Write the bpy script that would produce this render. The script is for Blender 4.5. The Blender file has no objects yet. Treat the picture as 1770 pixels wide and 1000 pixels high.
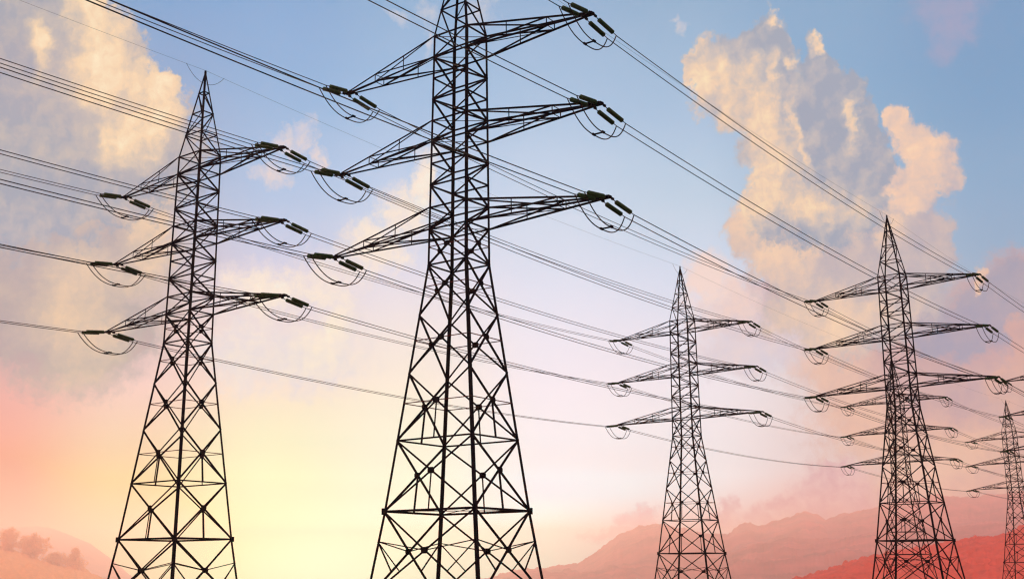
import bpy, bmesh, math, random
from mathutils import Vector, Matrix, noise
random.seed(7)
S = bpy.context.scene
COL = S.collection
R = math.radians

# ------------------------------------------------------------------ camera
FPX, PITCH, ROLL, CY = 2028.405, 0.252390583, -0.0045935, -31.459   # focal length in 1770-px units, tilt, roll, principal point offset
CAM_Z = 0.0
cd = bpy.data.cameras.new('camera')
cam = bpy.data.objects.new('camera', cd); COL.objects.link(cam)
cd.sensor_width = 36.0
cd.lens = 36.0 * FPX / 1770.0
cd.shift_y = CY / 1770.0
cd.clip_start = 0.1; cd.clip_end = 60000
cam.location = (0, 0, CAM_Z)
cam.rotation_euler = (Matrix.Rotation(math.pi/2 + PITCH, 3, 'X') @ Matrix.Rotation(ROLL, 3, 'Z')).to_euler()
S.camera = cam

def ray(px, py):
    """direction of the world seen at a pixel of the 1770x1000 photograph"""
    X = px - 885.0; Y = -(py - 500.0 - CY)
    cr, sr = math.cos(ROLL), math.sin(ROLL)
    x = cr*X + sr*Y; u = -sr*X + cr*Y
    cp, sp = math.cos(PITCH), math.sin(PITCH)
    return Vector((x, FPX*cp - u*sp, FPX*sp + u*cp)).normalized()

def azel(px, py):
    d = ray(px, py)
    return math.degrees(math.atan2(d.x, d.y)), math.degrees(math.asin(d.z))

def lin(c):
    return tuple(((v/255.0)/12.92 if v <= 10 else ((v/255.0+0.055)/1.055)**2.4) for v in c)

S.render.engine = 'CYCLES'
S.view_settings.view_transform = 'Standard'
S.view_settings.look = 'None'
S.view_settings.exposure = 0.0
S.view_settings.gamma = 1.0
S.cycles.use_denoising = True
S.cycles.filter_width = 1.25
S.cycles.max_bounces = 4
S.cycles.volume_bounces = 1

# ------------------------------------------------------------------ sun
SUN_AZ, SUN_EL = azel(490, 810)
sd = bpy.data.lights.new('sun', 'SUN'); sd.energy = 2.6
sd.color = (1.0, 0.72, 0.42); sd.angle = R(0.5)
so = bpy.data.objects.new('sun', sd); COL.objects.link(so)
sdir = Vector((math.sin(R(SUN_AZ))*math.cos(R(SUN_EL)), math.cos(R(SUN_AZ))*math.cos(R(SUN_EL)), math.sin(R(SUN_EL))))
so.rotation_euler = sdir.to_track_quat('Z', 'Y').to_euler()
so.location = sdir * 500

# ------------------------------------------------------------------ sky (world): colours and clouds by compass bearing and height above the horizon
world = bpy.data.worlds.new('World'); S.world = world
world.use_nodes = True
NT = world.node_tree; NT.nodes.clear()
def N(t, **kw):
    n = NT.nodes.new(t)
    for k, v in kw.items(): setattr(n, k, v)
    return n
def put(sock, v):
    if isinstance(v, bpy.types.NodeSocket): NT.links.new(v, sock)
    else: sock.default_value = v
def M(op, a, b=0.0, c=0.0, clamp=False):
    n = N('ShaderNodeMath', operation=op, use_clamp=clamp)
    put(n.inputs[0], a); put(n.inputs[1], b); put(n.inputs[2], c)
    return n.outputs[0]
def VM(op, a, b=None, c=None, s=None):
    n = N('ShaderNodeVectorMath', operation=op)
    put(n.inputs[0], a)
    if b is not None: put(n.inputs[1], b)
    if c is not None: put(n.inputs[2], c)
    if s is not None: put(n.inputs['Scale'], s)
    return n.outputs['Value'] if op in ('LENGTH', 'DOT_PRODUCT', 'DISTANCE') else n.outputs['Vector']
def MR(v, a, b, c=0.0, d=1.0, kind='SMOOTHSTEP'):
    n = N('ShaderNodeMapRange', interpolation_type=kind)
    put(n.inputs['Value'], v)
    for k, x in (('From Min', a), ('From Max', b), ('To Min', c), ('To Max', d)): put(n.inputs[k], x)
    return n.outputs['Result']
def MIX(f, a, b):
    n = N('ShaderNodeMix', data_type='RGBA')
    put(n.inputs['Factor'], f)
    for s, v in ((n.inputs[6], a), (n.inputs[7], b)):
        put(s, v if isinstance(v, bpy.types.NodeSocket) else (*v, 1.0))
    return n.outputs[2]
def FBM(vec, scale, detail=7, rough=0.55, lac=2.0, color=False, dist=0.0):
    n = N('ShaderNodeTexNoise'); n.noise_dimensions = '2D'
    put(n.inputs['Vector'], vec); n.inputs['Scale'].default_value = scale
    n.inputs['Detail'].default_value = detail; n.inputs['Roughness'].default_value = rough
    n.inputs['Lacunarity'].default_value = lac; n.inputs['Distortion'].default_value = dist
    return n.outputs['Color'] if color else n.outputs['Fac']

tc = N('ShaderNodeTexCoord')
sep = N('ShaderNodeSeparateXYZ'); NT.links.new(VM('NORMALIZE', tc.outputs['Generated']), sep.inputs[0])
AZ = M('MULTIPLY', M('ARCTAN2', sep.outputs[0], sep.outputs[1]), 180/math.pi)
EL = M('MULTIPLY', M('ARCSINE', sep.outputs[2]), 180/math.pi)
cmb = N('ShaderNodeCombineXYZ'); NT.links.new(AZ, cmb.inputs[0]); NT.links.new(EL, cmb.inputs[1])
P = cmb.outputs[0]

# clear-sky colours: one vertical ramp per bearing (photo x), stops are (photo y, sRGB)
COLS = [
 (0,    [(0,(150,172,205)),(300,(176,170,178)),(500,(205,176,172)),(640,(240,184,176)),(760,(255,182,160)),(880,(255,182,134)),(985,(255,172,104))]),
 (230,  [(0,(143,170,208)),(300,(180,185,208)),(480,(220,196,196)),(650,(248,208,198)),(780,(255,217,176)),(900,(255,225,158)),(985,(255,220,138))]),
 (480,  [(0,(145,174,212)),(200,(165,188,220)),(360,(192,203,228)),(500,(228,214,224)),(660,(253,227,206)),(780,(255,245,202)),(880,(255,254,206)),(985,(255,255,212))]),
 (700,  [(0,(152,180,212)),(200,(176,196,224)),(360,(205,213,233)),(500,(236,224,230)),(660,(255,235,216)),(800,(255,246,217)),(900,(255,252,217)),(985,(255,251,212))]),
 (950,  [(0,(158,182,212)),(200,(182,200,224)),(360,(210,218,234)),(500,(232,228,240)),(660,(252,236,240)),(800,(255,242,240)),(900,(255,244,236)),(985,(255,238,218))]),
 (1200, [(0,(155,180,208)),(200,(176,196,220)),(360,(200,212,228)),(500,(222,222,236)),(660,(244,230,234)),(800,(247,232,230)),(900,(246,222,214)),(985,(240,196,182))]),
 (1450, [(0,(144,172,204)),(200,(152,178,206)),(360,(170,190,212)),(500,(200,202,214)),(660,(228,210,208)),(800,(234,204,198)),(900,(226,172,160)),(985,(222,140,124))]),
 (1770, [(0,(130,160,196)),(200,(140,168,200)),(360,(152,176,204)),(500,(172,178,196)),(660,(205,168,164)),(800,(220,152,140)),(900,(222,132,116)),(985,(216,110,92))]),
]
EL_LO, EL_HI = -3.0, 32.0
vfac = MR(EL, EL_LO, EL_HI, kind='LINEAR')
sky = None; prev_az = None
for x, stops in COLS:
    rmp = N('ShaderNodeValToRGB'); NT.links.new(vfac, rmp.inputs[0])
    cr = rmp.color_ramp; cr.interpolation = 'CARDINAL'
    pts = sorted(((azel(x, y)[1]-EL_LO)/(EL_HI-EL_LO), c) for y, c in stops)
    while len(cr.elements) < len(pts): cr.elements.new(0.5)
    for e, (p_, c) in zip(cr.elements, pts): e.position = p_; e.color = (*lin(c), 1)
    az = azel(x, 600)[0]
    sky = rmp.outputs[0] if sky is None else MIX(MR(AZ, prev_az, az), sky, rmp.outputs[0])
    prev_az = az

# added pink glow, unseen behind the camera, to light the slopes facing it
sky = MIX(M('MULTIPLY', MR(M('ABSOLUTE', AZ), 40.0, 100.0), MR(EL, 75.0, 35.0)), sky, (1.9, 0.85, 0.72))

#@CLOUDS
# clouds --------------------------------------------------------------
w1 = VM('SUBTRACT', FBM(P, 0.30, 3, 0.5, color=True), (0.5, 0.5, 0.5))
w2 = VM('SUBTRACT', FBM(P, 0.95, 7, 0.62, color=True), (0.5, 0.5, 0.5))
PW = VM('ADD', VM('ADD', P, VM('SCALE', w1, s=1.3)), VM('SCALE', w2, s=1.25))      # billowing edge
PS = VM('ADD', VM('ADD', P, VM('SCALE', w1, s=2.0)), VM('SCALE', w2, s=1.6))      # soft shading
K = 0.0282
def VOR(vec, scale, detail=4, rough=0.5):
    n = N('ShaderNodeTexVoronoi'); n.voronoi_dimensions = '2D'; n.feature = 'SMOOTH_F1'; n.normalize = True
    put(n.inputs['Vector'], vec)
    for k, v in (('Scale', scale), ('Detail', detail), ('Roughness', rough), ('Smoothness', 0.6), ('Lacunarity', 2.1)): n.inputs[k].default_value = v
    return n.outputs['Distance']
def blobs(coord, ells, soft=0.18):
    d = None
    for (x, y, rx, ry) in ells:
        a, e = azel(x, y); rx *= K; ry *= K
        q = VM('MULTIPLY_ADD', coord, (1/rx, 1/ry, 0), (-a/rx, -e/ry, 0))
        l = VM('LENGTH', q)
        d = l if d is None else M('SMOOTH_MIN', d, l, soft)
    return d
PF = VM('ADD', P, VM('SCALE', w2, s=0.7))
fine = M('SUBTRACT', FBM(PF, 1.5, 8, 0.66), 0.5)
lump = M('SUBTRACT', FBM(PF, 0.55, 8, 0.60), 0.5)
VP = VM('ADD', P, VM('SCALE', w2, s=0.55))
puff = M('SUBTRACT', 0.42, VOR(VP, 0.95, 5, 0.55))                                    # cauliflower heads
Lsh = VM('ADD', VP, (0.16, -0.13, 0))
relief = M('ADD', M('MULTIPLY', M('SUBTRACT', VOR(Lsh, 0.95, 5, 0.55), VOR(VP, 0.95, 5, 0.55)), 0.45),
           M('SUBTRACT', FBM(PF, 0.85, 7, 0.56), FBM(VM('ADD', PF, (0.30, -0.17, 0)), 0.85, 7, 0.56)))
def cloud(base, ells, dark, litc, lit=None, lo=1.12, hi=0.92, alpha=1.0, k_lit=1.6, k_rel=2.2, bias=0.0, coord=None, amp=0.7, mid=None, pf=0.0, bright=None):
    d = M('MULTIPLY_ADD', fine, -amp, blobs(coord or PW, ells))
    if pf: d = M('MULTIPLY_ADD', puff, -pf, d)
    mask = M('MULTIPLY', MR(d, lo, hi), alpha)
    L = M('MULTIPLY_ADD', relief, k_rel, M('MULTIPLY_ADD', lump, 1.1, bias))
    if lit: L = M('ADD', L, M('MULTIPLY', MR(blobs(PS, lit, 0.4), 2.1, 0.15), k_lit))
    rmp = N('ShaderNodeValToRGB'); NT.links.new(MR(L, -0.2, 1.4, kind='LINEAR'), rmp.inputs[0])
    cr = rmp.color_ramp; cr.interpolation = 'LINEAR'
    h = tuple((p_+q_)/2 for p_, q_ in zip(dark, litc))
    st = [(0.0, dark), (0.34, mid or h), (0.68, litc), (1.0, bright or litc)]
    while len(cr.elements) < 4: cr.elements.new(0.5)
    for e, (p_, c) in zip(cr.elements, st): e.position = p_; e.color = (*lin(c), 1)
    return MIX(mask, base, rmp.outputs[0])

# soft pink mass low on the right and its grey head
sky = cloud(sky, [(1600,690,190,170),(1500,620,130,90),(1440,560,110,110),(1330,540,90,60),(1700,560,90,80),(1770,520,80,70),(1620,800,130,90),(1740,760,120,150)],
            (206,166,164), (236,190,168), lit=[(1440,610,60,110),(1480,740,70,90),(1600,800,130,80),(1420,690,40,60)], lo=1.25, hi=0.65, alpha=0.88, bias=0.0, k_lit=0.9, k_rel=0.5, amp=0.6)
sky = cloud(sky, [(1690,650,120,80),(1600,650,90,70),(1760,640,60,60)], (200,166,170), (222,180,168), lo=1.3, hi=0.6, alpha=0.85, bias=0.25, k_rel=0.5, amp=0.6)
sky = cloud(sky, [(1770,505,70,44),(1715,555,80,56),(1640,580,80,50)],
            (166,163,182), (192,172,178), lo=1.18, hi=0.74, alpha=0.88, bias=0.25, k_rel=0.6, amp=0.6, pf=0.3)
sky = cloud(sky, [(1775,620,30,60),(1760,680,60,40)], (212,170,164), (230,180,160), lo=1.15, hi=0.7, alpha=0.8, bias=0.4, k_rel=0.6, amp=0.6, pf=0.3)
sky = cloud(sky, [(1690,480,12,22),(1680,500,8,18)], (226,186,168), (244,200,170), lo=1.2, hi=0.5, alpha=0.8, bias=0.7, amp=0.9)
# lower skirts of the big right-hand cloud
sky = cloud(sky, [(1225,480,38,45),(1260,540,75,75),(1330,590,90,60),(1280,620,90,40)], (222,206,214), (248,216,202), lit=[(1225,480,50,60)], lo=1.3, hi=0.5, alpha=0.85, bias=0.1, k_lit=0.9, k_rel=0.6, amp=0.6)
sky = cloud(sky, [(1315,395,54,58),(1350,430,60,60),(1400,430,95,100),(1480,440,110,120),(1570,440,75,85),(1620,430,35,50),(1470,530,140,80)],
            (184,174,184), (238,204,180), mid=(208,188,184), bright=(253,216,180), lit=[(1310,385,50,50),(1350,440,50,50),(1390,370,80,50),(1535,395,16,40),(1440,560,80,40)], lo=1.18, hi=0.78, bias=0.16, k_lit=0.75, k_rel=0.55, amp=0.75, pf=0.35)
# the big right-hand cloud
sky = cloud(sky, [(1205,120,20,40),(1225,112,30,46),(1255,112,34,44),(1290,104,26,40),(1335,82,36,46),(1345,110,40,50),(1418,110,24,38),(1425,145,40,36),(1465,165,30,30),(1240,170,44,40),(1300,170,75,60),(1400,190,95,60),(1330,250,50,60),(1430,260,85,80),(1335,340,46,80),(1430,350,95,80),(1490,240,36,56),(1515,300,32,60)],
            (168,170,184), (240,208,180), mid=(200,188,186), bright=(255,231,190),
            lit=[(1215,140,44,56),(1260,150,46,50),(1300,200,52,54),(1335,240,46,45),(1300,330,26,75),(1385,215,10,36),(1348,36,12,10),(1424,76,14,10),(1375,112,12,10),(1475,215,10,36),(1400,270,10,30),(1340,140,12,30),(1330,300,50,60),(1420,360,60,30)],
            lo=1.17, hi=0.78, bias=-0.12, k_lit=1.0, k_rel=1.15, amp=1.0, pf=0.45)
# the smaller one beside it
sky = cloud(sky, [(1553,222,18,26),(1580,245,36,36),(1612,280,36,44),(1580,330,40,40),(1635,320,24,34),(1590,355,34,18)],
            (194,182,188), (244,206,180), mid=(224,196,184), bright=(255,224,188), lit=[(1556,225,26,36),(1585,270,34,44),(1570,340,38,30)], lo=1.20, hi=0.72, bias=0.0, k_lit=0.7, k_rel=1.2, amp=1.1, pf=0.35)
# the left-hand cloud
sky = cloud(sky, [(60,440,250,150),(200,430,95,90),(120,560,150,110),(255,340,54,110),(190,560,90,70)],
            (192,174,172), (240,206,174), mid=(212,189,174), lit=[(262,360,50,110),(270,430,40,60),(135,540,44,100),(230,280,80,50)], lo=1.25, hi=0.6, alpha=0.96, bias=-0.08, k_lit=0.8, k_rel=0.35, amp=0.5)
sky = cloud(sky, [(20,80,150,130),(130,60,75,90),(205,95,52,62),(255,155,42,40),(285,150,26,26),(275,200,40,44),(150,240,190,120),(255,270,66,70),(40,260,150,140)],
            (176,172,182), (246,214,180), mid=(206,190,182), bright=(255,238,206),
            lit=[(175,40,44,70),(190,110,60,70),(240,125,45,40),(278,150,40,40),(280,200,36,40),(75,75,20,44),(235,225,60,40)], lo=1.14, hi=0.84, bias=-0.08, k_lit=1.05, k_rel=0.8, amp=0.75, pf=0.6)
# cream streaks between the left and the front pylon
sky = cloud(sky, [(735,310,26,60),(700,370,44,48),(640,430,60,44),(560,480,80,46),(450,500,80,50),(590,560,40,60),(520,620,110,60),(420,600,70,70)],
            (236,220,222), (255,234,212), lit=[(730,330,34,70),(660,420,60,50),(560,560,34,50),(480,500,70,34)], lo=1.4, hi=0.4, alpha=0.85, bias=0.1, k_lit=0.8, k_rel=1.0, amp=1.1, bright=(255,246,226))
sky = cloud(sky, [(500,240,36,22),(530,225,24,26),(470,295,28,26),(550,260,16,34)], (210,206,220), (244,218,204), lo=1.35, hi=0.2, alpha=0.75, bias=0.4, amp=1.9)
sky = cloud(sky, [(740,20,22,24),(690,30,26,12),(835,15,30,30),(740,65,10,26)], (206,206,220), (240,220,208), lo=1.4, hi=0.0, alpha=0.5, bias=0.4, amp=2.2)
sky = cloud(sky, [(1182,46,8,16),(1172,30,10,7)], (214,206,214), (240,216,200), lo=1.4, hi=0.2, alpha=0.5, bias=0.4, amp=1.8)
sky = cloud(sky, [(1640,15,60,30),(1650,50,34,34),(1640,90,24,26)], (176,168,192), (190,168,190), lo=1.5, hi=0.2, alpha=0.5, bias=0.3, amp=1.2)
# low pink puffs over the ridge
sky = cloud(sky, [(1355,868,24,16),(1345,875,34,10),(1440,835,50,30),(1420,865,60,34),(1460,870,50,40),(1300,893,26,14),(1255,890,16,22),(1240,910,30,18),(1100,905,40,18),(1060,925,60,12)],
            (222,172,172), (238,200,192), lo=1.3, hi=0.4, alpha=0.85, bias=0.1, amp=1.3)
# the light the haze in front of the sky adds (VEIL, measured) is left out of the sky's own brightness
VEIL = [(20, [(8, (0.2104, 0.1172, 0.1027)), (100, (0.2266, 0.1362, 0.1141)), (200, (0.2715, 0.1523, 0.1218)), (300, (0.3327, 0.181, 0.1386)), (400, (0.3881, 0.21, 0.1418)), (500, (0.4611, 0.2568, 0.1875)), (600, (0.566, 0.3125, 0.2262)), (680, (0.7119, 0.3803, 0.2791)), (750, (0.8233, 0.4376, 0.3193)), (810, (0.9393, 0.4978, 0.3498))]), (300, [(8, (0.1994, 0.1128, 0.0853)), (100, (0.2312, 0.1346, 0.1053)), (200, (0.2682, 0.1586, 0.1255)), (300, (0.3389, 0.19, 0.1415)), (400, (0.4132, 0.2294, 0.1651)), (500, (0.5118, 0.2787, 0.1953)), (600, (0.6321, 0.336, 0.2469)), (680, (0.7593, 0.4053, 0.289)), (750, (0.9089, 0.4858, 0.3449)), (810, (1.0246, 0.5653, 0.386)), (860, (1.2898, 0.6001, 0.4717)), (900, (1.8644, 0.5716, 0.6921)), (940, (1.8974, 0.3874, 0.8701)), (975, (1.5047, 0.3376, 0.8841))]), (560, [(8, (0.1967, 0.1151, 0.0942)), (100, (0.2291, 0.1306, 0.098)), (200, (0.2813, 0.156, 0.1159)), (300, (0.3262, 0.1873, 0.141)), (400, (0.4225, 0.2387, 0.1798)), (500, (0.512, 0.2802, 0.2005)), (600, (0.652, 0.3415, 0.2448)), (680, (0.7689, 0.4135, 0.2802)), (750, (0.9124, 0.494, 0.3309)), (810, (1.04, 0.5835, 0.3906)), (860, (1.2899, 0.5824, 0.409)), (900, (1.8725, 0.4193, 0.3677)), (940, (2.0837, 0.1502, 0.282)), (975, (1.6195, 0.15, 0.318))]), (820, [(8, (0.1808, 0.1086, 0.089)), (100, (0.205, 0.1136, 0.0883)), (200, (0.2689, 0.1539, 0.1173)), (300, (0.3102, 0.1814, 0.1401)), (400, (0.384, 0.2191, 0.1673)), (500, (0.4664, 0.2608, 0.19)), (600, (0.589, 0.3185, 0.2293)), (680, (0.7039, 0.3869, 0.2664)), (750, (0.8175, 0.4498, 0.3127)), (810, (0.9375, 0.5196, 0.3636)), (860, (1.1165, 0.5001, 0.312)), (900, (1.4653, 0.2104, 0.0)), (940, (1.4516, 0.0, 0.0)), (975, (1.0059, 0.0, 0.0))]), (940, [(8, (0.1822, 0.1068, 0.0883)), (100, (0.2012, 0.1126, 0.0903)), (200, (0.2567, 0.146, 0.1153)), (300, (0.2957, 0.171, 0.1255)), (400, (0.3658, 0.2127, 0.1634)), (500, (0.4493, 0.2524, 0.1861)), (600, (0.5492, 0.3, 0.2182)), (680, (0.656, 0.3595, 0.2544)), (750, (0.7642, 0.4242, 0.308)), (810, (0.8778, 0.4872, 0.3505)), (860, (1.0216, 0.4256, 0.2148)), (900, (1.2707, 0.0986, 0.0)), (940, (1.1219, 0.0, 0.0))]), (1080, [(8, (0.176, 0.1063, 0.0933)), (100, (0.1906, 0.109, 0.0913)), (200, (0.2399, 0.1401, 0.1101)), (300, (0.2748, 0.1588, 0.1257)), (400, (0.3443, 0.1975, 0.1518)), (500, (0.4018, 0.2265, 0.1711)), (600, (0.4896, 0.2748, 0.2086)), (680, (0.5905, 0.3269, 0.2402)), (750, (0.6937, 0.3809, 0.2838)), (810, (0.7974, 0.4466, 0.3332)), (860, (0.8981, 0.3717, 0.2079))]), (1340, [(8, (0.1562, 0.0911, 0.0837)), (100, (0.1748, 0.0976, 0.0853)), (200, (0.206, 0.1225, 0.1002)), (300, (0.2349, 0.1377, 0.1136)), (400, (0.284, 0.1659, 0.1354)), (500, (0.335, 0.1889, 0.1486)), (600, (0.4171, 0.228, 0.179)), (680, (0.5001, 0.2693, 0.2044)), (750, (0.5879, 0.3345, 0.2641)), (810, (0.6794, 0.369, 0.2856))]), (1560, [(8, (0.1448, 0.0836, 0.0831)), (100, (0.1687, 0.0948, 0.0799)), (200, (0.1954, 0.1104, 0.0939)), (300, (0.216, 0.127, 0.1095)), (400, (0.2538, 0.1444, 0.1205)), (500, (0.3035, 0.1686, 0.1378)), (600, (0.3702, 0.2045, 0.1638)), (680, (0.4418, 0.2352, 0.1847)), (750, (0.512, 0.2825, 0.2276)), (810, (0.5885, 0.2971, 0.2394))]), (1750, [(8, (0.1356, 0.0766, 0.073)), (100, (0.1591, 0.0901, 0.0834)), (200, (0.184, 0.1052, 0.0915)), (300, (0.1923, 0.1153, 0.1119)), (400, (0.2384, 0.141, 0.1276)), (500, (0.2875, 0.1569, 0.1348)), (600, (0.3353, 0.1878, 0.1519)), (680, (0.4104, 0.2041, 0.1606)), (750, (0.4765, 0.244, 0.1991)), (810, (0.5532, 0.2808, 0.2345))])]  #@VEIL
if VEIL:
    veil = None; prev_az = None
    for x, stops in VEIL:
        rmp = N('ShaderNodeValToRGB'); NT.links.new(vfac, rmp.inputs[0]); cr = rmp.color_ramp; cr.interpolation = 'CARDINAL'
        pts = sorted(((azel(x, y)[1]-EL_LO)/(EL_HI-EL_LO), c) for y, c in stops)
        while len(cr.elements) < len(pts): cr.elements.new(0.5)
        for e, (p_, c) in zip(cr.elements, pts): e.position = p_; e.color = (*c, 1)
        az = azel(x, 600)[0]
        veil = rmp.outputs[0] if veil is None else MIX(MR(AZ, prev_az, az, kind='LINEAR'), veil, rmp.outputs[0])
        prev_az = az
    clear = M('MAXIMUM', M('EXPONENT', M('DIVIDE', -1.3e-4*730, M('MAXIMUM', sep.outputs[2], 0.02))), 0.30)
    sky = VM('MAXIMUM', VM('SCALE', VM('SUBTRACT', sky, veil), s=M('DIVIDE', 1.0, clear)), (0, 0, 0))

# the blaze of the low sun along the horizon
GA, GE = azel(500, 985)
gl = M('ADD', M('POWER', M('DIVIDE', M('SUBTRACT', AZ, GA), 7.5), 2.0), M('POWER', M('DIVIDE', M('SUBTRACT', EL, GE), 2.0), 2.0))
gl = M('EXPONENT', M('MULTIPLY', gl, -1.0))
sky = VM('ADD', sky, VM('SCALE', (1.6, 3.5, 2.7), s=gl))

out = N('ShaderNodeOutputWorld')
bg = N('ShaderNodeBackground'); NT.links.new(sky, bg.inputs['Color']); bg.inputs['Strength'].default_value = 1.0
NT.links.new(bg.outputs[0], out.inputs['Surface'])
world.cycles.sampling_method = 'MANUAL'; world.cycles.sample_map_resolution = 512

# ------------------------------------------------------------------ materials
def mat(name, base, rough=0.6, spec=0.3, var=0.25, scale=3.0, bump=0.0, metal=0.0, base2=None):
    m = bpy.data.materials.new(name); m.use_nodes = True
    nt = m.node_tree; b = nt.nodes['Principled BSDF']
    t = nt.nodes.new('ShaderNodeTexCoord'); n = nt.nodes.new('ShaderNodeTexNoise')
    n.inputs['Scale'].default_value = scale; n.inputs['Detail'].default_value = 6
    nt.links.new(t.outputs['Object'], n.inputs['Vector'])
    r = nt.nodes.new('ShaderNodeValToRGB')
    c2 = base2 or tuple(v*(1+var) for v in base); c1 = tuple(v*(1-var) for v in base)
    r.color_ramp.elements[0].position = 0.3; r.color_ramp.elements[1].position = 0.7
    r.color_ramp.elements[0].color = (*c1, 1); r.color_ramp.elements[1].color = (*c2, 1)
    nt.links.new(n.outputs['Fac'], r.inputs[0]); nt.links.new(r.outputs[0], b.inputs['Base Color'])
    b.inputs['Roughness'].default_value = rough; b.inputs['Specular IOR Level'].default_value = spec
    b.inputs['Metallic'].default_value = metal
    if spec < 0.05: b.inputs['IOR'].default_value = 1.2
    if bump:
        bp = nt.nodes.new('ShaderNodeBump'); bp.inputs['Distance'].default_value = bump
        nt.links.new(n.outputs['Fac'], bp.inputs['Height']); nt.links.new(bp.outputs[0], b.inputs['Normal'])
    return m
MAT_STEEL = mat('silhouette_black_steel', (0.0018, 0.0026, 0.0075), 0.6, 0.04, 0.5, 2.0)  # black of the backlit silhouette put into the base colour
MAT_GLOW_RED = mat('sunset_glow_red_steel', (0.05, 0.008, 0.008), 0.6, 0.1, 0.4, 4.0)  # sunset glow bleeding over thin bars, painted as dark red
MAT_GLASS = mat('green_insulator_glass', (0.013, 0.055, 0.016), 0.3, 0.08, 0.35, 2.5)
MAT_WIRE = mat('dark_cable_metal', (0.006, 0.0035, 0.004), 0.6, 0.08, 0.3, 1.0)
MAT_CONC = mat('footing_concrete', (0.30, 0.29, 0.27), 0.9, 0.2, 0.2, 4.0, 0.02)

# ------------------------------------------------------------------ mesh helpers
def me_obj(name, verts, faces, m, parent=None, smooth=False):
    me = bpy.data.meshes.new(name); me.from_pydata(verts, [], faces); me.materials.append(m)
    if smooth:
        for p in me.polygons: p.use_smooth = True
    me.update()
    o = bpy.data.objects.new(name, me); COL.objects.link(o)
    if parent: o.parent = parent
    return o
class MB:
    def __init__(s): s.v = []; s.f = []
    def angle(s, p, q, w, n, t=None):
        """steel angle (L section) from p to q; n = inward normal of the face it lies in"""
        p = Vector(p); q = Vector(q); a = (q-p).normalized(); n = Vector(n)
        n = (n - a*n.dot(a)); n = n.normalized() if n.length > 1e-6 else a.orthogonal().normalized()
        sd = a.cross(n); t = t or max(0.014, w*0.14)
        prof = [(-w/2, 0), (w/2, 0), (w/2, t), (-w/2+t, t), (-w/2+t, w*0.8), (-w/2, w*0.8)]
        s.prism([p + sd*x + n*y for x, y in prof], [q + sd*x + n*y for x, y in prof])
    def prism(s, A, B):
        i = len(s.v); k = len(A)
        s.v += [tuple(x) for x in A] + [tuple(x) for x in B]
        s.f += [(i+j, i+(j+1) % k, i+k+(j+1) % k, i+k+j) for j in range(k)]
        s.f += [tuple(range(i+k-1, i-1, -1)), tuple(range(i+k, i+2*k))]
    def leg(s, p, q, w, sx, sy, t=0.02):
        p = Vector(p); q = Vector(q)
        prof = [(0, 0), (w, 0), (w, t), (t, t), (t, w), (0, w)]
        f = lambda o: [o + Vector((-sx*x, -sy*y, 0)) for x, y in prof]
        s.prism(f(p), f(q))
    def box(s, c, sx, sy, sz, X=Vector((1,0,0)), Y=Vector((0,1,0)), Z=Vector((0,0,1))):
        c = Vector(c)
        g = lambda z: [c + X*a*sx/2 + Y*b*sy/2 + Z*z*sz/2 for a, b in ((-1,-1),(1,-1),(1,1),(-1,1))]
        s.prism(g(-1), g(1))
    def tube(s, pts, r, k=6):
        pts = [Vector(p) for p in pts]; base = len(s.v)
        for i, p in enumerate(pts):
            a = (pts[min(i+1, len(pts)-1)] - pts[max(i-1, 0)]).normalized()
            u = a.cross(Vector((0, 0, 1)))
            u = u.normalized() if u.length > 1e-4 else Vector((1, 0, 0))
            w = u.cross(a)
            for j in range(k):
                th = 2*math.pi*j/k
                s.v.append(tuple(p + u*math.cos(th)*r + w*math.sin(th)*r))
        for i in range(len(pts)-1):
            for j in range(k):
                a0 = base+i*k+j; a1 = base+i*k+(j+1) % k
                s.f.append((a0, a1, a1+k, a0+k))
        s.f.append(tuple(range(base+k-1, base-1, -1))); e = base+(len(pts)-1)*k
        s.f.append(tuple(range(e, e+k)))
    def build(s, name, m, parent=None, smooth=False): return me_obj(name, s.v, s.f, m, parent, smooth)

# ------------------------------------------------------------------ the lattice pylon (local x along the arms, y along the line, z = 0 at the fit origin)
PK, ZK = 44.854, 36.0
A1L, A2U, A2L, A3U, A3L = 34.242, 29.055, 27.356, 22.2, 20.517
ZW, L1, L2, L3, L4, ZB = 17.807, 14.079, 9.822, 5.042, 0.158, -5.75
TIPZ = (34.296, 27.337, 20.477); TIPX = (11.637, 12.196, 12.647)
ASP = 0.77
def wx(z):
    if z > ZK: return 1.633*(PK+0.25-z)/(PK+0.25-ZK)
    if z >= ZW: return 1.82 + (1.633-1.82)*(z-ZW)/(ZK-ZW)
    return 1.82 + 0.125*(ZW-z) + (0.026*(L4-z) if z < L4 else 0)
CORN = [(-1,-1), (1,-1), (1,1), (-1,1)]            # left, near, right, far
def C(i, z): sx, sy = CORN[i % 4]; return Vector((sx*wx(z), sy*wx(z)*ASP, z))
FACES = [(0,1,(0,1,0)), (1,2,(-1,0,0)), (3,2,(0,-1,0)), (0,3,(1,0,0))]
def tagp(o, label): o['label'] = label

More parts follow.
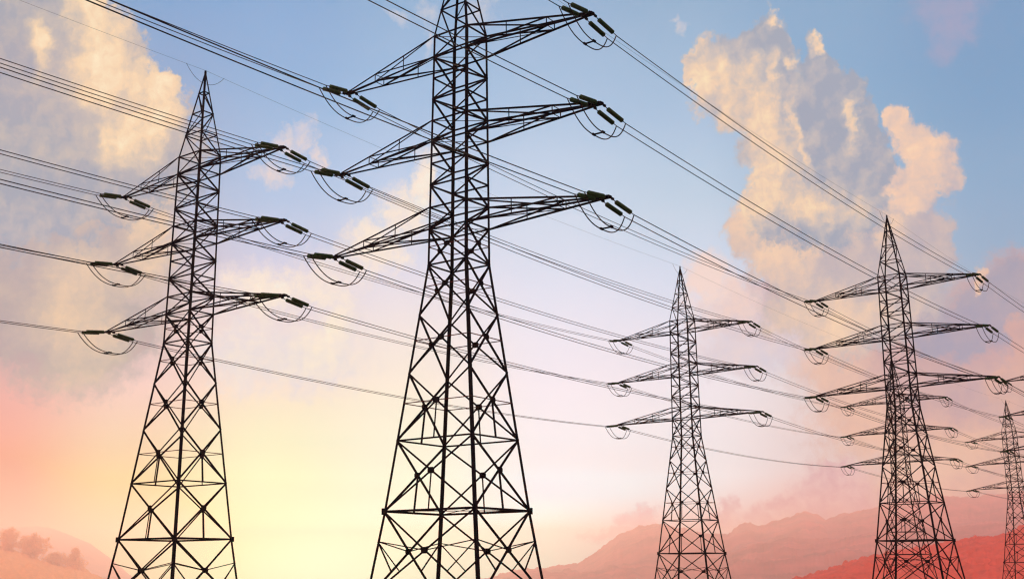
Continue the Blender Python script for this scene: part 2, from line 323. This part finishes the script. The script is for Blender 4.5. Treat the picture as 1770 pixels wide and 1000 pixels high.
def build_pylon():
    root = bpy.data.objects.new('lattice_pylon', None); COL.objects.link(root)
    # legs
    for i, (sx, sy) in enumerate(CORN):
        mb = MB()
        for a, b, w in ((ZB, L4, .215), (L4, ZW, .205), (ZW, ZK, .185)):
            mb.leg(C(i, a), C(i, b), w, sx, sy)
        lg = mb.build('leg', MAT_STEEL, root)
        ft = MB(); p = C(i, ZB)
        for (r0, r1, z0, z1) in ((.75, .62, -1.6, -.15), (.42, .36, -.15, .35)):
            ft.prism([Vector((p.x+r0*a, p.y+r0*b, ZB+z0)) for a, b in CORN], [Vector((p.x+r1*a, p.y+r1*b, ZB+z1)) for a, b in CORN])
        ft.build('concrete_footing', MAT_CONC, lg)
    # cage: ladders of horizontals with zigzag diagonals
    mb = MB()
    def div(a, b, n): return [a + (b-a)*k/n for k in range(n)]
    lv = [ZK] + [A1L] + [A1L + (A2U-A1L)*k/3 for k in (1, 2, 3)] + [A2L] + [A2L + (A3U-A2L)*k/3 for k in (1, 2, 3)] + [A3L]
    for k, z in enumerate(lv):
        for a, b, n in FACES:
            mb.angle(C(a, z), C(b, z), .11, n)
            if k+1 < len(lv):
                z2 = lv[k+1]
                if k % 2 == 0: mb.angle(C(b, z), C(a, z2), .135, n)
                else: mb.angle(C(a, z), C(b, z2), .135, n)
    for z in (A1L, A2U, A2L, A3U, A3L): mb.angle(C(0, z), C(2, z), .06, (0,0,1))
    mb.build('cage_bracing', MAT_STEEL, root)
    kb = MB(); kb.angle(C(0, ZK-.05), C(2, ZK-.05), .07, (0,0,1)); kb.build('tie_ring', MAT_GLOW_RED, root)
    # peak
    mb = MB()
    for i, (sx, sy) in enumerate(CORN): mb.leg(C(i, ZK), C(i, PK), .145, sx, sy, .018)
    rz = [ZK + (PK-ZK)*f for f in (.25, .50, .745)]
    pr = ZK
    for k, z in enumerate(rz):
        for a, b, n in FACES:
            mb.angle(C(a, z), C(b, z), .10, n)
            if k % 2 == 0: mb.angle(C(a, z), C(b, pr), .105, n)
            else: mb.angle(C(b, z), C(a, pr), .105, n)
        pr = z
    mb.box((0, 0, PK-.02), .15, .15, .30)
    pk = mb.build('peak', MAT_STEEL, root)
    el = MB()
    el.tube([(0, -2.3+4.6*t, PK+.12 - 1.35*(1-abs(2*t-1)**2.2)) for t in [j/14 for j in range(15)]], .02, 5)
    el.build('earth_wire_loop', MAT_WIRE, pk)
    # lower crossed panels
    mb = MB()
    panels = [(A3L, ZW, 'ring'), (ZW, L1, 'ring'), (L1, L2, 'ring'), (L2, L3, 'ring+post'), (L3, L4, 'post'), (L4, ZB, 'foot')]
    for zt, zb, kind in panels:
        t = wx(zt)/(wx(zt)+wx(zb)); zx = zt + (zb-zt)*t
        ring = MB()
        for a, b, n in FACES:
            n = Vector(n)
            mb.angle(C(a, zt), C(b, zb), .135, n); mb.angle(C(b, zt)+n*.024, C(a, zb)+n*.024, .135, n)
            X = (C(a, zx)+C(b, zx))/2
            if 'ring' in kind:
                ring.angle(C(a, zx), C(b, zx), .06, n)
            if 'post' in kind:
                for c in (a,):
                    D = C(a, zb) + (C(b, zb)-C(a, zb))*.5
                    mb.angle(X, D + (X-D)*0, .12, n)
            if kind == 'foot':
                zs = zt + (zb-zt)*t*.76
                for c, d in ((a, b), (b, a)):
                    Lg = C(c, zs); mb.angle(Lg, X, .07, n)
                    Dg = X + (C(c, zb)-X)*.42; mb.angle(Lg, Dg, .09, n)
            # gusset plate where the diagonals cross
            g = MB(); e = (C(b, zx)-C(a, zx)).normalized()
            gs = .54 if zt > ZW-1 else .58
            gh = gs*.74; c_ = gs*.2; up_ = n.cross(e)
            pl = [(-gs/2, -gh/2+c_), (-gs/2+c_, -gh/2), (gs/2-c_, -gh/2), (gs/2, -gh/2+c_), (gs/2, gh/2-c_), (gs/2-c_, gh/2), (-gs/2+c_, gh/2), (-gs/2, gh/2-c_)]
            g.prism([X - n*.045 + e*a_ + up_*b_ for a_, b_ in pl], [X - n*.015 + e*a_ + up_*b_ for a_, b_ in pl])
            g.build('gusset_plate', MAT_STEEL, root)
        if 'ring' in kind: ring.build('tie_ring', MAT_GLOW_RED, root)
    for z, w in ((ZW, .11), (L3, .11), (L4, .15)):
        for a, b, n in FACES: mb.angle(C(a, z), C(b, z), w, n)
    mb.angle(C(0, L4), C(2, L4), .075, (0,0,1)); mb.angle(C(1, L4-.03), C(3, L4-.03), .05, (0,0,1))
    for i in range(4): mb.box(C(i, L4), .23, .23, .44)
    mb.build('base_bracing', MAT_STEEL, root)
    # arms
    string_me = None; jump_me = {}
    for lvl, (zu, zl) in enumerate(((ZK, A1L), (A2U, A2L), (A3U, A3L))):
        for s in (-1, 1):
            tip = Vector((s*TIPX[lvl], 0, TIPZ[lvl])); am = MB()
            c0, c1 = (0, 3) if s < 0 else (1, 2)
            up = {}; lo = {}
            for c in (c0, c1):
                ny = (0, 1, 0) if c in (0, 1) else (0, -1, 0)
                tt = tip + Vector((0, CORN[c][1]*.16, 0))
                U, Lo = C(c, zu), C(c, zl)
                am.angle(U, tt+Vector((0,0,.10)), .125, ny); am.angle(Lo, tt, .13, ny)
                f = lambda P0, k, dz=0: P0 + (tt+Vector((0,0,dz))-P0)*k
                for k in (.34, .675): am.angle(f(U, k, .1), f(Lo, k), .085, ny)
                am.angle(U, f(Lo, .675), .10, ny); am.angle(Lo, f(U, .675, .1), .10, ny)
                up[c] = [f(U, k, .1) for k in (.34, .675)]; lo[c] = [f(Lo, k) for k in (.34, .675)]
            am.angle(up[c0][1], up[c1][1], .08, (0,0,-1)); am.angle(lo[c0][1], lo[c1][1], .08, (0,0,1))
            am.angle(C(c0, zl), lo[c1][1], .085, (0,0,1)); am.angle(C(c1, zl), lo[c0][1], .085, (0,0,1))
            # tip fittings: cross head, shackles
            am.box(tip+Vector((s*.05,0,.02)), .75, .42, .16)
            am.box(tip+Vector((0,0,.02)), .95, .16, .12)
            for d in (-1, 1):
                for h in (-1, 1):
                    o = tip + Vector((h*.38, 0, 0))
                    am.box(o + Vector((0, d*.34, -.06)), .13, .26, .15)
                    am.tube([o + Vector((0, d*.4, -.08)), o + Vector((0, d*.85, -.2))], .032, 5)
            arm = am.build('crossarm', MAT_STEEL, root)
            for d in (-1, 1):
                for h in (-1, 1):
                    if string_me is None:
                        # stack of glass discs on a pin, along local +y
                        prof = [(0.0, .03)]; nd = 13; pitch = 1.92/nd
                        for q in range(nd):
                            y = q*pitch
                            prof += [(y+.01, .075), (y+.045, .165), (y+.075, .172), (y+.085, .10), (y+.12, .07)]
                        prof.append((1.92, .035)); prof += [(1.95, .03), (2.36, .028)]
                        sb = MB(); kk = 14
                        for (y, r) in prof:
                            for j in range(kk):
                                th = 2*math.pi*j/kk; sb.v.append((r*math.cos(th), y, r*math.sin(th)))
                        for q in range(len(prof)-1):
                            for j in range(kk):
                                a0 = q*kk+j; a1 = q*kk+(j+1) % kk; sb.f.append((a0, a0+kk, a1+kk, a1))
                        so_ = sb.build('insulator_string', MAT_GLASS, arm); string_me = so_.data
                        string_me.materials.append(MAT_STEEL)
                        nq = len(prof)-1
                        for fi, p_ in enumerate(string_me.polygons):
                            if fi//kk >= nq-2: p_.material_index = 1
                    else:
                        so_ = bpy.data.objects.new('insulator_string', string_me); COL.objects.link(so_); so_.parent = arm
                    so_.location = tip + Vector((h*.38, d*.8, -.18))
                    so_.rotation_euler = (R(-7.5) if d > 0 else R(7.5), 0, 0 if d > 0 else math.pi)
                    if d < 0: so_.rotation_euler = (R(-7.5), 0, math.pi)
            for h in (-1, 1):
                if 'j' not in jump_me:
                    jb = MB(); pts = []
                    for q in range(29):
                        u = -1 + 2*q/28
                        y = 3.15*(math.copysign(abs(u)**.9, u)); v = abs(u)
                        pts.append((0, y + .35*(1-v*v), -.50 - 1.62*(1-v**2.5)))
                    jb.tube(pts, .042, 6)
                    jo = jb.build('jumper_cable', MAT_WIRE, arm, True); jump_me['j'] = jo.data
                else:
                    jo = bpy.data.objects.new('jumper_cable', jump_me['j']); COL.objects.link(jo); jo.parent = arm
                jo.location = tip + Vector((h*.38, 0, 0))
            if 's' not in jump_me:
                sb = MB(); sb.box((0,0,0), .76, .09, .09)
                for h in (-1, 1): sb.box((h*.38,0,0), .13, .34, .14)
                po = sb.build('jumper_spacer', MAT_STEEL, arm); jump_me['s'] = po.data
            else:
                po = bpy.data.objects.new('jumper_spacer', jump_me['s']); COL.objects.link(po); po.parent = arm
            po.location = tip + Vector((0, .1, -2.09))
    return root

def copy_tree(o, parent=None):
    c = o.copy(); COL.objects.link(c)
    if parent: c.parent = parent
    for ch in list(o.children): copy_tree(ch, c)
    return c

PYL = {
 'A': (-3.880, 83.024, 4.089, -0.63439), 'B': (-29.996, 106.638, 2.960, -0.64778), 'C': (53.044, 158.851, 3.917, -0.71607),
 'D': (27.003, 182.518, 2.785, -0.66564), 'E': (88.254, 269.794, 3.759, -0.68531), 'G': (140.756, 333.797, 2.437, -0.86740),
 'F': (108.879, 228.998, 3.109, -0.70295)}
PLAB = {
 'A': 'largest black lattice pylon in front, its peak cut off by the top of the photo',
 'B': 'tall black lattice pylon on the left, its pointed peak just right of a bright cloud',
 'C': 'large lattice pylon on the right with a smaller pylon showing through its legs',
 'D': 'mid-distance lattice pylon standing alone against the pink mountain slope, right of the largest pylon',
 'E': 'smaller lattice pylon standing behind the legs of the large right pylon',
 'G': 'smallest and farthest lattice pylon, whole peak visible close to the right edge',
 'F': 'lattice pylon mostly cut off by the right edge, only its left arm tips showing'}
proto = build_pylon()
NODE = {}
for i, k in enumerate('ABCDEGF'):
    o = proto if i == 0 else copy_tree(proto)
    x, y, z, th = PYL[k]
    o.location = (x, y, z); o.rotation_euler = (0, 0, th)
    o['label'] = PLAB[k]; o['category'] = 'pylon'; o['group'] = 'lattice pylons of the two power lines'
    NODE[k] = Matrix.Translation((x, y, z)) @ Matrix.Rotation(th, 4, 'Z')
def virtual(name, ref, dx, dy, dz=0):
    x, y, z, th = PYL[ref]; PYL[name] = (x+dx, y+dy, z+dz, th)
    NODE[name] = Matrix.Translation((x+dx, y+dy, z+dz)) @ Matrix.Rotation(th, 4, 'Z')
virtual('upA', 'A', -57, -76); virtual('upB', 'B', -57, -76)
virtual('dnF', 'F', 57, 72); virtual('dnG', 'G', 57, 66)

# ------------------------------------------------------------------ conductors: each span of each wire is a thing
SPANS = [
 ('upA', 'A', 'beyond left edge to largest pylon', 'LR'), ('A', 'C', 'largest pylon to large right pylon', 'LR'),
 ('C', 'F', 'large right pylon to cut-off pylon', 'LR'), ('F', 'dnF', 'cut-off pylon onward past right edge', 'L'),
 ('upB', 'B', 'beyond left edge to tall left pylon', 'LR'), ('B', 'D', 'tall left pylon to mid-distance pylon', 'LR'),
 ('D', 'E', 'mid-distance pylon to pylon behind large one', 'LR'), ('E', 'G', 'pylon behind large one to smallest pylon', 'LR'),
 ('G', 'dnG', 'smallest pylon onward past right edge', 'L')]
def sagline(p, q, sag, n=22):
    return [p.lerp(q, k/n) - Vector((0, 0, sag*4*(k/n)*(1-k/n))) for k in range(n+1)]
ARM = ('top', 'middle', 'bottom')
for a, b, txt, sides in SPANS:
    for lvl in range(3):
        for sd_ in sides:
            s = -1 if sd_ == 'L' else 1
            for h in (-1, 1):
                lp = Vector((s*TIPX[lvl] + h*.38, 0, TIPZ[lvl]-.50))
                p = NODE[a] @ (lp + Vector((0, 3.12, 0))); q = NODE[b] @ (lp + Vector((0, -3.12, 0)))
                mb = MB(); mb.tube(sagline(p, q, 1.0*(p-q).length/89), .034, 5)
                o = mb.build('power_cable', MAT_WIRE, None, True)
                o['label'] = f"{'upper' if h > 0 else 'lower'} wire of twin pair, {ARM[lvl]} {'left' if s < 0 else 'right'} arms, {txt}"
                o['category'] = 'power cable'; o['group'] = 'twin power cables strung between the pylons'
for a, b, txt in (('A','C','front largest pylon to large right pylon'), ('C','F','large right pylon to the cut-off pylon'), ('upB','B','beyond the left edge to tall left pylon'),
                  ('B','D','tall left pylon to mid-distance pylon'), ('D','E','mid-distance pylon to pylon behind the large one'), ('E','G','pylon behind the large one to smallest pylon'), ('G','dnG','smallest pylon out past the right edge')):
    p = NODE[a] @ Vector((0, 0, PK+.15)); q = NODE[b] @ Vector((0, 0, PK+.15))
    mb = MB(); mb.tube(sagline(p, q, .8, 26), .011, 5)
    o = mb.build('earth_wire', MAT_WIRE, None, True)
    o['label'] = f"hair-thin earth wire at peak height, {txt}"
    o['category'] = 'earth wire'; o['group'] = 'thin earth wires between the pylon peaks'

# ------------------------------------------------------------------ ground and hills
BASES = [(PYL[k][0], PYL[k][1], PYL[k][2]+ZB) for k in 'ABCDEGF']
def trend(r): return -1.6 - 0.0047*r
RES = [(x, y, z - trend(math.hypot(x, y))) for x, y, z in BASES]
def ground_z(x, y):
    r = math.hypot(x, y); z = trend(r); sw = 0.0; sv = 0.0
    for bx, by, dz in RES:
        d2 = (x-bx)**2+(y-by)**2; w = math.exp(-d2/(2*28**2)); sw += w; sv += w*dz
    if sw > 1e-6: z += sv/max(sw, 1.0) if sw > 1 else sv
    if r > 60: z += 0.25*noise.noise(Vector((x*.02, y*.02, 0)))*min(1, (r-60)/200)
    return z
MAT_FIELD = mat('field_grass', (0.055, 0.075, 0.028), 0.95, 0.1, 0.45, 0.12, 0.05)
rs = [0, 1.5, 4, 8, 14, 22] + [30+12*k for k in range(34)] + [450*1.22**k for k in range(1, 22)]
rs = [r for r in rs if r < 19800] + [19800]
vs, fs = [(0, 0, ground_z(0, 0))], []
NS = 144
for r in rs[1:]:
    for j in range(NS):
        t = 2*math.pi*j/NS; x, y = r*math.sin(t), r*math.cos(t); vs.append((x, y, ground_z(x, y)))
for j in range(NS): fs.append((0, 1+(j+1) % NS, 1+j))
for i in range(len(rs)-2):
    for j in range(NS):
        a = 1+i*NS+j; b = 1+i*NS+(j+1) % NS; fs.append((a, b, b+NS, a+NS))
g = me_obj('ground', vs, fs, MAT_FIELD, None, True); g['kind'] = 'structure'

def crest(pts):
    pp = [azel(x, y) for x, y in pts]
    def f(a):
        if a <= pp[0][0]: return pp[0][1]
        for (a0, e0), (a1, e1) in zip(pp, pp[1:]):
            if a <= a1:
                t = (a-a0)/(a1-a0); return e0+(e1-e0)*t
        return pp[-1][1]
    return f, pp[0][0], pp[-1][0]
def hill(name, pts, dist, depth, m, bump, bfreq, canopy=0.0, step=0.03, shape=0.8, nrow=26, edge=1.5, cf=.035):
    f, a0, a1 = crest(pts)
    a0 -= edge; a1 += edge
    na = int((a1-a0)/step); v, fc = [], []
    for i in range(na+1):
        a = a0+(a1-a0)*i/na
        fade = min(1, (a-a0)/edge if edge else 1, (a1-a)/edge if edge else 1) if edge else 1
        e = f(a)
        for j in range(nrow+1):
            t = j/nrow*1.35
            dd = dist - depth + depth*t
            up = min(t, 1.0)**shape if t <= 1 else 1-(t-1)*1.5
            x, y = math.sin(R(a))*dd, math.cos(R(a))*dd
            base = trend(dd) - 6
            top = dist*math.tan(R(e))
            q = Vector((x*bfreq, y*bfreq, 0))
            rel = noise.fractal(q, 0.9, 2.1, 5)
            gul = abs(noise.noise(Vector((x*bfreq*.6, y*bfreq*.25, 3))))
            z = base + (top-base)*up*fade + bump*(rel - .9*gul)*min(1, t*3)*(0.25+0.75*min(1, abs(1-t)*4))
            if canopy:
                z += canopy*(abs(noise.noise(Vector((x*cf, y*cf*.7, 1))))*1.1 + abs(noise.noise(Vector((x*cf*2.3, y*cf*1.6, 5))))*.5 - .35)
            v.append((x, y, z))
    for i in range(na):
        for j in range(nrow):
            p = i*(nrow+1)+j; fc.append((p, p+nrow+1, p+nrow+2, p+1))
    o = me_obj(name, v, fc, m, None, True); o['kind'] = 'structure'
    return o
MAT_FAR = mat('haze_pink_slope', (0.47, 0.155, 0.13), 0.95, 0.05, 0.4, 0.004, 0)  # pink of the distant haze mixed into the slope colour
MAT_RED = mat('sunset_red_slope', (0.68, 0.105, 0.058), 0.95, 0.05, 0.16, 0.03, 0)  # red sunset light put into the slope's base colour
hill('mountains', [(840,1000),(900,984),(951,982),(998,971),(1028,954),(1057,932),(1077,921),(1106,910),(1131,904),(1170,912),(1215,922),(1254,924),(1274,910),(1288,906.5),(1308,911),(1333,903.5),(1362,895),(1374,889),(1386,887.5),(1396,889),(1411,893.5),(1424,901),(1446,895),(1475,887),(1500,882),(1560,868),(1620,862),(1680,866),(1800,850)],
     12000, 4400, MAT_FAR, 80, .0014, canopy=34, cf=.011)
hill('foothills', [(1180,985),(1240,962),(1290,945),(1330,938),(1357,931),(1380,936),(1440,933),(1505,925),(1560,918),(1640,915),(1800,900)], 8400, 2400, MAT_FAR, 50, .0025, canopy=14)
hill('red_hillside', [(1405,996),(1430,987.6),(1451,980.5),(1477,971.5),(1502,966),(1560,955),(1648,939.5),(1682,935),(1711,932.5),(1733,928),(1754,917),(1770,913.5),(1850,890)],
     2300, 800, MAT_RED, 7, .004, canopy=11, cf=.045, step=0.015, nrow=60)
hill('far_hill', [(-120,905),(0,902),(35,901),(60,899),(90,905),(120,917),(150,930),(190,960),(235,1000)], 18400, 3000, MAT_FAR, 30, .002, edge=.8)

# ------------------------------------------------------------------ trees beyond the field, far left; orange glow put into the leaf colour
lm_ = bpy.data.materials.new('glow_orange_leaves'); lm_.use_nodes = True
ln = lm_.node_tree; ln.nodes.clear()
lo_ = ln.nodes.new('ShaderNodeOutputMaterial'); lx = ln.nodes.new('ShaderNodeMixShader'); lx.inputs[0].default_value = 0.75
ld = ln.nodes.new('ShaderNodeBsdfDiffuse'); lt = ln.nodes.new('ShaderNodeBsdfTranslucent')
lt_c = ln.nodes.new('ShaderNodeTexCoord'); lnz = ln.nodes.new('ShaderNodeTexNoise'); lnz.inputs['Scale'].default_value = 0.35; lnz.inputs['Detail'].default_value = 5
lr = ln.nodes.new('ShaderNodeValToRGB'); lr.color_ramp.elements[0].color = (0.94, 0.48, 0.15, 1); lr.color_ramp.elements[1].color = (0.96, 0.58, 0.20, 1)
lr.color_ramp.elements[0].position = .3; lr.color_ramp.elements[1].position = .7
ln.links.new(lt_c.outputs['Object'], lnz.inputs['Vector']); ln.links.new(lnz.outputs['Fac'], lr.inputs[0])
ln.links.new(lr.outputs[0], ld.inputs[0]); ln.links.new(lr.outputs[0], lt.inputs[0])
ln.links.new(ld.outputs[0], lx.inputs[1]); ln.links.new(lt.outputs[0], lx.inputs[2]); ln.links.new(lx.outputs[0], lo_.inputs['Surface'])
MAT_BARK = mat('bark', (0.40, 0.24, 0.14), 0.9, 0.1, 0.3, 3.0)
def tree(px, top, wpx, dist, seed, label, spire=0.0):
    rnd = random.Random(seed)
    d = ray(px, 990); t = dist/math.hypot(d.x, d.y); x, y = d.x*t, d.y*t
    gz = dist*math.tan(R(crest(WOOD)[0](azel(px, 990)[0]))) - 28; zt = dist*math.tan(R(azel(px, top)[1])); H = zt-gz; W = wpx/FPX*dist
    root = bpy.data.objects.new('tree', None); COL.objects.link(root); root.location = (x, y, gz)
    tb = MB()
    n = 7; pts = [Vector((math.sin(k*1.3+seed)*.12*k, math.cos(k*1.7+seed)*.12*k, H*.92*k/n)) for k in range(n+1)]
    for k in range(n):
        r0 = H*.016*(1-k/n*.9); r1 = H*.016*(1-(k+1)/n*.9)
        ring = lambda c, r: [c+Vector((r*math.cos(q*math.pi/3.5), r*math.sin(q*math.pi/3.5), 0)) for q in range(7)]
        tb.prism(ring(pts[k], r0), ring(pts[k+1], r1))
    cl = []
    for k in range(46):
        h = .16 + .82*(k+.5)/46
        prof = (math.sin(math.pi*min(1, max(0, (1-h)/.86))**.75))**.8 if not spire else ((1-h)**.8)*1.25
        R_ = W/2*max(.10, prof)*rnd.uniform(.45, 1.05); th = k*2.399+rnd.uniform(-.4, .4)
        end = Vector((R_*math.cos(th), R_*math.sin(th), H*h)); st = Vector((0, 0, H*max(.12, h-.10)))
        tb.tube([st, st.lerp(end, .5)+Vector((0, 0, H*.012)), end], H*.0035, 4)
        for q in range(5): cl.append((st.lerp(end, .35+.16*q) + Vector((rnd.gauss(0, 1), rnd.gauss(0, 1), rnd.gauss(0, 1)))*W*.035, W*rnd.uniform(.045, .095)))
    tb.build('trunk', MAT_BARK, root)
    lv, lf = [], []
    for c, r in cl:
        for q in range(20):
            o = c + Vector((rnd.gauss(0, .5), rnd.gauss(0, .5), rnd.gauss(0, .45)))*r
            a = Vector((rnd.gauss(0, 1), rnd.gauss(0, 1), rnd.gauss(0, 1))).normalized(); b = a.orthogonal().normalized(); b.rotate(Matrix.Rotation(rnd.uniform(0, 6.28), 3, a))
            c2 = a.cross(b); s_ = rnd.uniform(.016, .032)*W
            i = len(lv); lv += [tuple(o-b*s_), tuple(o+c2*s_*.55), tuple(o+b*s_), tuple(o-c2*s_*.55)]; lf.append((i, i+1, i+2, i+3))
    me_obj('crown', lv, lf, lm_, root)
    root['label'] = label; root['category'] = 'tree'; root['group'] = 'hazy orange trees at the far left'
MAT_WOOD = mat('glow_orange_canopy', (0.88, 0.44, 0.12), 0.95, 0.05, 0.1, 0.05, 0)  # hazy orange glow carried in the canopy colour
WOOD = [(-90,932),(0,936),(40,946),(80,966),(120,970),(160,986),(205,1001)]
hill('wooded_hill', WOOD, 7600, 1000, MAT_WOOD, 9, .0025, canopy=34, cf=.014, step=0.012, edge=.3, nrow=36)
tree(4, 905, 42, 7540, 3, 'tallest hazy orange tree, cut by the left edge of the photo')
tree(46, 917, 60, 7530, 5, 'broad hazy orange tree just right of the tallest tree at the left edge')
tree(121, 940, 46, 7540, 8, 'hazy orange tree with a pointed top, nearest the left pylon', spire=1.0)
tree(88, 948, 44, 7560, 12, 'low rounded orange tree in the dip between the broad tree and the pointed one')

# ------------------------------------------------------------------ haze: one closed box of even pale air
hz = MB(); hz.box((0, 0, 290), 40800, 40800, 880)
ho = hz.build('haze', bpy.data.materials.new('evening_haze')); ho['kind'] = 'stuff'
hm = ho.data.materials[0]; hm.use_nodes = True
hn = hm.node_tree; hn.nodes.clear()
pv = hn.nodes.new('ShaderNodeVolumePrincipled'); om = hn.nodes.new('ShaderNodeOutputMaterial')
hn.links.new(pv.outputs[0], om.inputs['Volume'])
pv.inputs['Color'].default_value = (1.0, 0.74, 0.70, 1); pv.inputs['Density'].default_value = 1.3e-4; pv.inputs['Anisotropy'].default_value = 0.6
